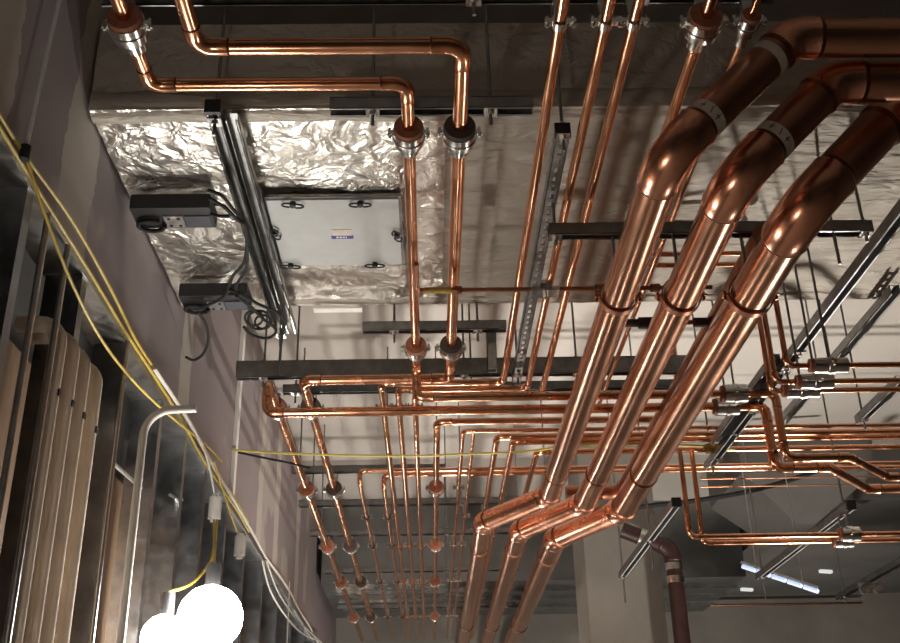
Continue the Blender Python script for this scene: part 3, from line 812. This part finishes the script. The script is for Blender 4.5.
# clamps on pipes that run across (axis x)
def xclamp(lb, p, r, R_=None, ln=.10, mat=None, ztop=None):
    t = thing('pipe_clamp', lb, 'pipe clamp', p, 'silver clamps on the right-hand cross pipes')
    R_ = R_ or r * 2.4; n = 24
    bm = bmesh.new()
    prof = [(-ln * .62, r * 1.01), (-ln * .62, R_ * .86), (-ln * .5, R_ * .88), (-ln * .5, r * 1.01)]
    rings = [[bm.verts.new((xx, rr * math.cos(2 * PI * q / n), rr * math.sin(2 * PI * q / n))) for q in range(n)] for xx, rr in prof]
    for i in range(3):
        for q in range(n): bm.faces.new((rings[i][q], rings[i][(q + 1) % n], rings[i + 1][(q + 1) % n], rings[i + 1][q]))
    bmesh.ops.recalc_face_normals(bm, faces=bm.faces); mesh_obj('insulation_collar', bm, INSUL_B, t, True)
    bm = bmesh.new()
    prof = [(-ln / 2, r * 1.01), (-ln / 2, R_), (-ln * .1, R_), (-ln * .08, R_ + .004), (ln * .08, R_ + .004), (ln * .1, R_), (ln / 2, R_), (ln / 2, r * 1.01)]
    rings = [[bm.verts.new((xx, rr * math.cos(2 * PI * q / n), rr * math.sin(2 * PI * q / n))) for q in range(n)] for xx, rr in prof]
    for i in range(len(prof) - 1):
        for q in range(n): bm.faces.new((rings[i][q], rings[i][(q + 1) % n], rings[i + 1][(q + 1) % n], rings[i + 1][q]))
    bmesh.ops.recalc_face_normals(bm, faces=bm.faces); mesh_obj('steel_sleeve', bm, STEEL_B, t, True)
    for s in (-1, 1):
        bm = bmesh.new(); box(bm, (-.01, min(s * R_, s * (R_ + .016)), -.005), (.01, max(s * R_, s * (R_ + .016)), .005)); cyl(bm, V((0, s * (R_ + .01), -.014)), V((0, s * (R_ + .01), .014)), .004, 8); mesh_obj('clamp_bolt', bm, STEEL_B, t)
    if ztop:
        if p.y < 4.04: ztop = min(ztop, DZ0 - .012)
        bm = bmesh.new(); cyl(bm, V((0, 0, R_)), V((0, 0, ztop - p.z)), .0048, 8); mesh_obj('threaded_rod', bm, STEEL_D, t, True)
for k, px in ((0, 802), (1, 816), (2, 830)):
    q = slide(RD[k][0], 'x', px=px)
    xclamp(['lowest of the three silver clamps right of the slanting channel', 'middle of the three silver clamps right of the slanting channel', 'topmost of the three silver clamps right of the slanting channel'][k], q, .0098, .027, .115, ztop=CEIL)
xclamp('upper silver clamp between the largest pipe and slanting channel', slide(w4, 'x', px=735), .0185, .042, .10, ztop=CEIL)
xclamp('lower silver clamp between the largest pipe and slanting channel', slide(q2, 'x', px=727), .0215, .042, .10, ztop=CEIL)
for key, px, lb in (('L1', 850, 'upper one of twin clamps under the black-capped channel'), ('L2', 843, 'lower one of twin clamps under the black-capped channel')):
    q = slide(PIPES[key][1][2], 'x', px=px); xclamp(lb, q, .013, .038, .09, ztop=S9[0].z)
# shiny fitting on the P0/P2 laterals at lower right and at right edge
q = S10[0].lerp(S10[1], .5)
t = thing('pipe_clamp', 'pair of small bright clamps on the lowest channel at right', 'pipe clamp', q + V((0, 0, -.05)))
for dx in (-.05, .05):
    bm = bmesh.new(); sweep(bm, [V((dx, -.02, 0)), V((dx, .02, 0))], .034, 18, 0, True); mesh_obj('band', bm, STEEL_B, t, True)
bm = bmesh.new(); box(bm, (-.09, -.008, .02), (.09, .008, .05)); mesh_obj('saddle', bm, STEEL, t)

# clamp on the corridor slotted channel at (545,290)
q = at(545, 291, z=1.765); bm = bmesh.new(); box(bm, (-.05, -.03, -.012), (.05, .03, .006)); box(bm, (-.02, -.05, .006), (.02, .05, .02)); cyl(bm, V((0, 0, -.03)), V((0, 0, .03)), .009, 8)
o = mesh_obj('channel_bracket', bm, STEEL_B); o.location = q + V((0, 0, .0)); tag(o, 'bright bracket where the thin cross pipe meets the slotted channel', 'bracket')
# hanging slotted bracket right of P1
a = at(486, 325, y=HY['H2'] + .06); 
bm = bmesh.new(); M = Matrix.Rotation(PI / 2, 4, 'Y')
s = strut_mesh(.22); s.transform(M); me_ = bpy.data.meshes.new('t'); s.to_mesh(me_); s.free(); bm.from_mesh(me_)
o = mesh_obj('slotted_bracket', bm, [STEEL, STEEL]); o.location = (a.x, a.y + .02, 1.6 + SZ + .07); tag(o, 'short slotted channel hanging upright right of the dark collars', 'bracket')

# ------------------------------------------------------------------ free rods
for (px, py, y, z0, z1, lb) in ((555, 50, 2.45, 2.0, 2.75, 'bare threaded rod hanging before the foil duct, centre top'), (488, 60, 2.5, 2.3, 2.75, 'bare threaded rod hanging above the looping pipe'),
                                (838, 255, 2.95, 1.6, 1.985, 'dark rod under the duct right of the largest pipe')):
    p = at(px, py, y=y); bm = bmesh.new(); cyl(bm, V((0, 0, z0 + 1.6)), V((0, 0, z1 + 1.6)), .0052, 10); o = mesh_obj('threaded_rod', bm, STEEL_D, None, True); o.location = (p.x, p.y, 0); tag(o, lb, 'rod')

# ------------------------------------------------------------------ black boxes and cables at left
def driver(px0, px1, py, lb, z=1.90):
    c = at((px0 + px1) / 2, py, z=z); w = (slide(c, 'x', px=px1) - slide(c, 'x', px=px0)).x
    t = thing('driver_box', lb, 'box', c)
    h, dpt = .055, .13
    bm = bmesh.new(); box(bm, (-w / 2, -dpt / 2, 0), (w / 2, dpt / 2, h)); bmesh.ops.bevel(bm, geom=bm.edges[:], offset=.004, segments=2); mesh_obj('housing', bm, BLACKBOX, t)
    bm = bmesh.new(); box(bm, (-w * .12, -dpt / 2 + .05, -.004), (w * .12, dpt / 2 - .01, 0)); pl = mesh_obj('socket_plate', bm, STEEL, t)
    bm = bmesh.new()
    for sx in (-.05, .05):
        for sy in (-.02, .025):
            cyl(bm, V((w * sx * 1.2, sy + .02, -.006)), V((w * sx * 1.2, sy + .02, -.003)), .006, 10)
    mesh_obj('socket', bm, BLACKCAP, pl)
    bm = bmesh.new(); box(bm, (w * .14, -dpt / 2 + .05, -.004), (w * .46, dpt / 2 - .01, 0)); mesh_obj('cover_plate', bm, plain('blue_grey_plate', (.07, .075, .09), .4), t)
    bm = bmesh.new(); sweep(bm, [V((-w * .3 + .045 * math.cos(a_), .03 + .035 * math.sin(a_), -.012)) for a_ in [2 * PI * k / 16 for k in range(15)]], .008, 8, 0, True); mesh_obj('cable_loop', bm, BLACKC, t, True)
    return t, c, w
d1 = driver(134, 213, 218, 'black power box beside the wall under the foil duct, nearer one')
d2 = driver(182, 249, 303, 'black power box beside the wall under the foil duct, farther one')

def smooth_path(pts, n=8):
    out = []
    P4 = [pts[0]] + pts + [pts[-1]]
    for i in range(1, len(P4) - 2):
        p0, p1, p2, p3 = P4[i - 1], P4[i], P4[i + 1], P4[i + 2]
        for k in range(n):
            t = k / n
            out.append(.5 * ((2 * p1) + (p2 - p0) * t + (2 * p0 - 5 * p1 + 4 * p2 - p3) * t * t + (3 * p1 - p0 - 3 * p2 + p3) * t ** 3))
    out.append(pts[-1]); return out
def cable(lb, pts, r, mat, name='cable', n=8, sides=8, group=None):
    bm = bmesh.new(); o0 = pts[0].copy()
    sweep(bm, [p - o0 for p in smooth_path(pts, n)], r, sides, 0, True)
    o = mesh_obj(name, bm, mat, None, True); o.location = o0; tag(o, lb, 'cable', group); return o
def cz(l, z): return [at(x, y, z=z) for x, y in l]
for i, l in enumerate((((208, 190), (222, 196), (232, 208), (243, 222), (247, 240), (244, 262), (233, 276), (228, 290)),
                       ((209, 198), (224, 207), (238, 220), (245, 226), (247, 245), (246, 270), (236, 288), (252, 300)),
                       ((210, 214), (220, 216), (230, 215), (224, 206), (214, 204)),
                       ((228, 290), (240, 293), (258, 304), (276, 312), (284, 322), (281, 345), (279, 373)),
                       ((198, 312), (206, 325), (208, 342), (203, 354), (194, 360), (186, 357)),
                       ((190, 306), (205, 306), (222, 298), (231, 288)),
                       ((236, 296), (250, 306), (262, 318), (276, 330), (268, 338), (252, 335), (244, 327)))):
    cable(['black cable leaving the nearer power box, outer bend', 'black cable leaving the nearer power box, inner bend', 'short black cable curl at the nearer power box',
           'black cable running down behind the long channel hanger', 'black cable tail dangling against the drywall', 'black cable across the farther power box', 'slack black cable loop right of the farther power box'][i],
          cz(l, (1.845, 1.835, 1.85, 1.83, 1.82, 1.86, 1.81)[i]), .006, BLACKC)
for i, (cx_, cy_, rr) in enumerate(((254, 318, 9), (259, 320, 11), (263, 322, 8))):
    cable(['left ring of the black cable coil', 'middle ring of the black cable coil', 'right ring of the black cable coil'][i],
          cz([(cx_ + rr * math.cos(a_), cy_ + rr * .85 * math.sin(a_)) for a_ in [2 * PI * k / 10 for k in range(11)]], 1.82 + .012 * i), .005, BLACKC, group='black cable coil')
# yellow and white cords along the drywall edge
zc = 1.55
def edge(y, dx=.02, z=zc): return V((WX + dx, y, 1.6 + z))
cable('yellow cord strung tight along the bottom edge of the drywall', [edge(1.0 + .45 * k, .018 + .004 * math.sin(k * 2.1), zc - .012 + .006 * math.sin(k * 1.3)) for k in range(12)], .0055, YELLOW)
cable('second yellow cord twisted with the one on the drywall edge', [edge(1.0 + .4 * k, .026 + .008 * math.sin(k * 1.7), zc + .018 + .012 * math.sin(k * 1.9)) for k in range(13)], .005, YELLOW)
cable('white cord continuing along the drywall edge to the far end', [edge(3.6 + .6 * k, .03 + .006 * math.sin(k * 2.2), zc + .0 + .012 * math.sin(k * 1.1)) for k in range(13)], .008, WHITEC)
sag = [(24, 150), (45, 215), (75, 290), (105, 345), (140, 388), (175, 420), (205, 444), (222, 462)]
cable('yellow cord sagging loose in front of the studs', [at(x, y, x=WX + .03) for x, y in sag], .0048, YELLOW)
for i, l in enumerate((((262, 560), (270, 590), (285, 615), (302, 633), (320, 641)), ((266, 560), (278, 592), (294, 616), (308, 630), (322, 643)))):
    cable(['white cord loop hanging below the edge, outer', 'white cord loop hanging below the edge, inner'][i], [at(x, y, x=WX + .05) for x, y in l], .006, WHITEC)
# cords across the corridor
yy = at(330, 453, z=1.5).y
def cross(l, y): return [at(px, py, y=y) for px, py in l]
cable('thin yellow cord stretched across the whole pipe bank', cross([(232, 450), (300, 454), (400, 456), (470, 454), (530, 451), (560, 447), (620, 444), (700, 446), (735, 449)], 5.3), .0065, YCORD)
cable('short black cord drooping from the wall under the yellow cord', cross([(232, 451), (260, 457), (290, 463), (310, 468)], 5.45), .006, BLACKC)
cable('thick black cable draped before the dark soffit', cross([(560, 521), (590, 514), (640, 507), (700, 500), (750, 491), (790, 480), (830, 466)], 7.3), .018, BLACKC)
q = at(735, 449, y=5.3); bm = bmesh.new(); bmesh.ops.create_icosphere(bm, subdivisions=2, radius=.028)
for v_ in bm.verts: v_.co *= 1 + .35 * random.uniform(-1, 1)
o = mesh_obj('cord_bundle', bm, YTAPE, None, True); o.location = at(712, 449, y=5.28); o.scale = (1.8, .5, 1); tag(o, 'yellow cord knot around the cross pipes near the slanting channel', 'cord')
# wire with black end
A_ = at(61, -8, x=WX + .03); B_ = at(25, 153, x=WX + .03)
t = thing('hanger_wire', 'taut pale wire with black end against the drywall, top left', 'wire', B_)
bm = bmesh.new(); cyl(bm, V((0, 0, 0)), A_ - B_, .006, 8); mesh_obj('wire', bm, ZINC, t, True)
bm = bmesh.new(); cyl(bm, V((0, 0, -.02)), V((0, 0, .02)), .014, 10); mesh_obj('end_stop', bm, BLACKCAP, t, True)

# ------------------------------------------------------------------ temporary lamps
LAMP = emit('lamp_glow', (1.0, .95, .88), 78)
LAMP2 = emit('flood_glow', (1.0, .90, .78), 330)
FILL_LAMP = emit('near_fill_glow', (1.0, .88, .76), 85)
def lamp(lb, p, r=.085, m=LAMP, cord=True):
    t = thing('work_lamp', lb, 'lamp', p)
    bm = bmesh.new(); bmesh.ops.create_icosphere(bm, subdivisions=3, radius=r); mesh_obj('bulb', bm, m, t, True)
    bm = bmesh.new(); cyl(bm, V((0, 0, r * .95)), V((0, 0, r + .07)), .025, 14); mesh_obj('socket', bm, BLACKCAP, t, True)
    if not cord: return t
    bm = bmesh.new(); cyl(bm, V((0, 0, r + .07)), V((0, 0, max(.2, ZC - p.z - .02))), .004, 8); mesh_obj('cord', bm, WHITEC, t, True)
    return t
L1 = at(210, 618, x=-.74); lamp('glaring white work lamp hanging before the studs, right one', L1, .11, LAMP, False); print('lamp', L1)
L2 = at(164, 638, x=-.89); lamp('glaring white work lamp hanging before the studs, left one', L2, .078, LAMP, False)
# junction boxes with cables to the lamp
for (px, py, lb) in ((215, 508, 'small grey junction box above the hanging lamp'), (240, 546, 'grey round junction box right of the lamp cables')):
    p = at(px, py, x=WX + .05); bm = bmesh.new(); cyl(bm, V((0, 0, -.05)), V((0, 0, .05)), .03, 16); cyl(bm, V((0, 0, -.065)), V((0, 0, -.05)), .018, 12); cyl(bm, V((0, 0, .05)), V((0, 0, .065)), .018, 12)
    o = mesh_obj('junction_box', bm, PVC_W, None, True); o.location = p; tag(o, lb, 'junction box')
lt1 = L1 + V((0, 0, .17)); lt2 = L2 + V((0, 0, .15))
jb = at(217, 520, x=WX + .09); jb2 = at(214, 520, x=WX + .09)
cable('yellow cable from the small junction box to the right work lamp', [jb, jb.lerp(lt1, .4) + V((0, 0, -.04)), jb.lerp(lt1, .75) + V((0, 0, -.03)), lt1], .0055, YELLOW)
cable('yellow cable from the small junction box to the left work lamp', [jb2, jb2.lerp(lt2, .4) + V((.05, .05, -.03)), jb2.lerp(lt2, .75) + V((.04, .04, -.03)), lt2], .0055, YELLOW)
cable('yellow cable dropping into the round junction box', [at(x, y, x=WX + .06) for x, y in ((214, 462), (222, 488), (231, 515), (237, 532))], .0055, YELLOW)
cable('white cable dropping into the small junction box', [at(x, y, x=WX + .06) for x, y in ((205, 452), (210, 470), (214, 492))], .005, WHITEC)

# ------------------------------------------------------------------ far ducts
fd = thing('sheet_duct', 'dark sheet metal duct crossing low at the far end', 'duct', (1.0, 9.9, 3.65))
fa = at(321, 584, z=2.03); 
fx = fa.x; fy = fa.y; print('fd', fa)
fe = min(FARY - .1, at(335, 618, z=2.03).y)
bm = bmesh.new(); box(bm, (fx - 1, fy - 9.9, -.02), (2.9 - 1, fe - 9.9, .695)); mesh_obj('duct_body', bm, SHEET, fd)
bm = bmesh.new()
for k in range(3): box(bm, (fx - 1 + .1, fy - 9.9 + .35 + .4 * k, -.05), (2.9 - 1, fy - 9.9 + .40 + .4 * k, -.02))
mesh_obj('seam_rib', bm, STEEL_D, fd)
bm = bmesh.new(); foil_sheet(bm, V((fx - 1 + .12, fy - 9.9 + .02, -.021)), V((1.3, 0, 0)), V((0, .9, 0)), 60, 40, V((0, 0, -1)), .02, 1); mesh_obj('foil_patch', bm, FOIL, fd, True)
# glowing slatted strip and two small lights in the dark right bay
p0 = at(742, 566, y=7.3); p1 = at(820, 592, y=6.9)
GLOWB = emit('cool_glow', (.50, .62, 1.0), .7)
t = thing('glow_strip', 'bluish slatted glowing strip in the dark right-hand bay', 'light', p0)
d = p1 - p0
for k in range(5):
    bm = bmesh.new(); a_ = d * (k / 5 + .01); b_ = d * ((k + 1) / 5 - .025); sweep(bm, [a_, b_], .016, 10, 0, True); mesh_obj('strip_segment', bm, GLOWB, t, True)
bm = bmesh.new(); sweep(bm, [V((0, 0, .026)), d + V((0, 0, .026))], .012, 8, 0, True); mesh_obj('housing', bm, STEEL_D, t)
bm = bmesh.new(); cyl(bm, d * .2, V((d.x * .2, d.y * .2, 2.3 + 1.6 - p0.z)), .004, 6); cyl(bm, d * .8, V((d.x * .8, d.y * .8, 2.3 + 1.6 - p0.z)), .004, 6); mesh_obj('suspension_wire', bm, STEEL, t)
GLOWW = emit('dim_fixture', (.8, .82, .8), .55)
for (px, py, w, lb) in ((747, 591, .07, 'small pale light left of the glowing strip end'), (826, 573, .07, 'small pale light right of the glowing strip')):
    p = at(px, py, z=2.27); bm = bmesh.new(); box(bm, (-w, -.018, 0), (w, .018, .03)); o = mesh_obj('ceiling_light', bm, GLOWW); o.location = p; o.rotation_euler = (0, 0, .3); tag(o, lb, 'light')

# more lamps of the same string, below the picture
for (x, y, z, lb) in ((-.95, 7.3, .45, 'work lamp on the stud wall, second along the corridor'), (-.95, 10.4, .45, 'work lamp on the stud wall, third along the corridor')):
    lamp(lb, V((x, y, z + 1.6)), .085)
def add_fill(lb, x, y, h, aim, power, size=80):
    """unseen added floodlight: tripod pole, housing and glass, with its spot light at the glass"""
    t = thing('fill_light', lb, 'fill_light', (x, y, 0))
    d = V(aim).normalized(); q = d.to_track_quat('Z', 'Y').to_matrix().to_4x4(); M = Matrix.Translation(V((0, 0, h))) @ q
    bm = bmesh.new(); box(bm, (-.13, -.09, -.06), (.13, .09, 0), 0, M); mesh_obj('housing', bm, BLACKBOX, t)
    bm = bmesh.new(); box(bm, (-.115, -.075, 0), (.115, .075, .004), 0, M); mesh_obj('glass', bm, FILLG, t)
    bm = bmesh.new(); cyl(bm, V((0, 0, .02)), V((0, 0, h - .06)), .015, 10); mesh_obj('pole', bm, BLACKCAP, t, True)
    for k in range(3):
        a_ = 2 * PI * k / 3; bm = bmesh.new(); cyl(bm, V((0, 0, .35)), V((.35 * math.cos(a_), .35 * math.sin(a_), .01)), .01, 8); mesh_obj('leg', bm, BLACKCAP, t, True)
    L = bpy.data.lights.new('fill_spot', 'SPOT'); L.energy = power; L.spot_size = math.radians(size); L.spot_blend = .6; L.color = (1.0, .93, .84); L.shadow_soft_size = .09  # added fill that brightens the deck and the far bay
    o = bpy.data.objects.new('fill_spot', L); COL.objects.link(o); o.parent = t
    o.matrix_local = Matrix.Translation(V((0, 0, h)) + d * .03) @ (-d).to_track_quat('Z', 'Y').to_matrix().to_4x4()
FILLG = emit('fill_glass', (1.0, .93, .84), 30)
add_fill('floodlight added unseen on a tripod in the corridor, aimed at the ceiling', .2, 6.6, 1.0, (.0, -.05, 1), 215, 95)
add_fill('floodlight added unseen on a tripod in the right-hand bay, aimed at the ceiling', 2.6, 6.3, 1.0, (-.2, -.15, 1), 310, 120)
add_fill('floodlight added unseen on a tripod far in the right-hand bay, aimed at the far wall', 3.6, 8.9, 1.0, (-.1, .9, .75), 150, 110)
add_fill('floodlight added unseen on a tripod far down the corridor, aimed at the ceiling', .1, 9.2, .9, (.1, .25, 1), 160, 110)
lamp('unseen fill lamp added by the stud wall nearest the viewer', V((-.85, 1.3, 1.45)), .085, FILL_LAMP)  # added below view to brighten the near conduits and duct face

# ------------------------------------------------------------------ camera, world, colour
cam = bpy.data.cameras.new('camera'); co = bpy.data.objects.new('camera', cam); COL.objects.link(co)
cam.sensor_width = 36; cam.lens = F / 900 * 36; cam.clip_end = 100
R_ = Matrix((RIGHT, -DOWN, -FWD)).transposed().to_4x4()
co.matrix_world = Matrix.Translation(EYE) @ R_
bpy.context.scene.camera = co
w = bpy.data.worlds.new('world'); bpy.context.scene.world = w; w.use_nodes = True
w.node_tree.nodes['Background'].inputs[0].default_value = (.9, .75, .6, 1); w.node_tree.nodes['Background'].inputs[1].default_value = .03
vs = bpy.context.scene.view_settings
vs.view_transform = 'Standard'; vs.look = 'None'; vs.gamma = 1; vs.use_curve_mapping = False; vs.exposure = 0.22
sc = bpy.context.scene
try:
    sc.cycles.use_denoising = True; sc.cycles.max_bounces = 8; sc.cycles.glossy_bounces = 5; sc.cycles.diffuse_bounces = 4; sc.cycles.sample_clamp_indirect = 6
except Exception: pass
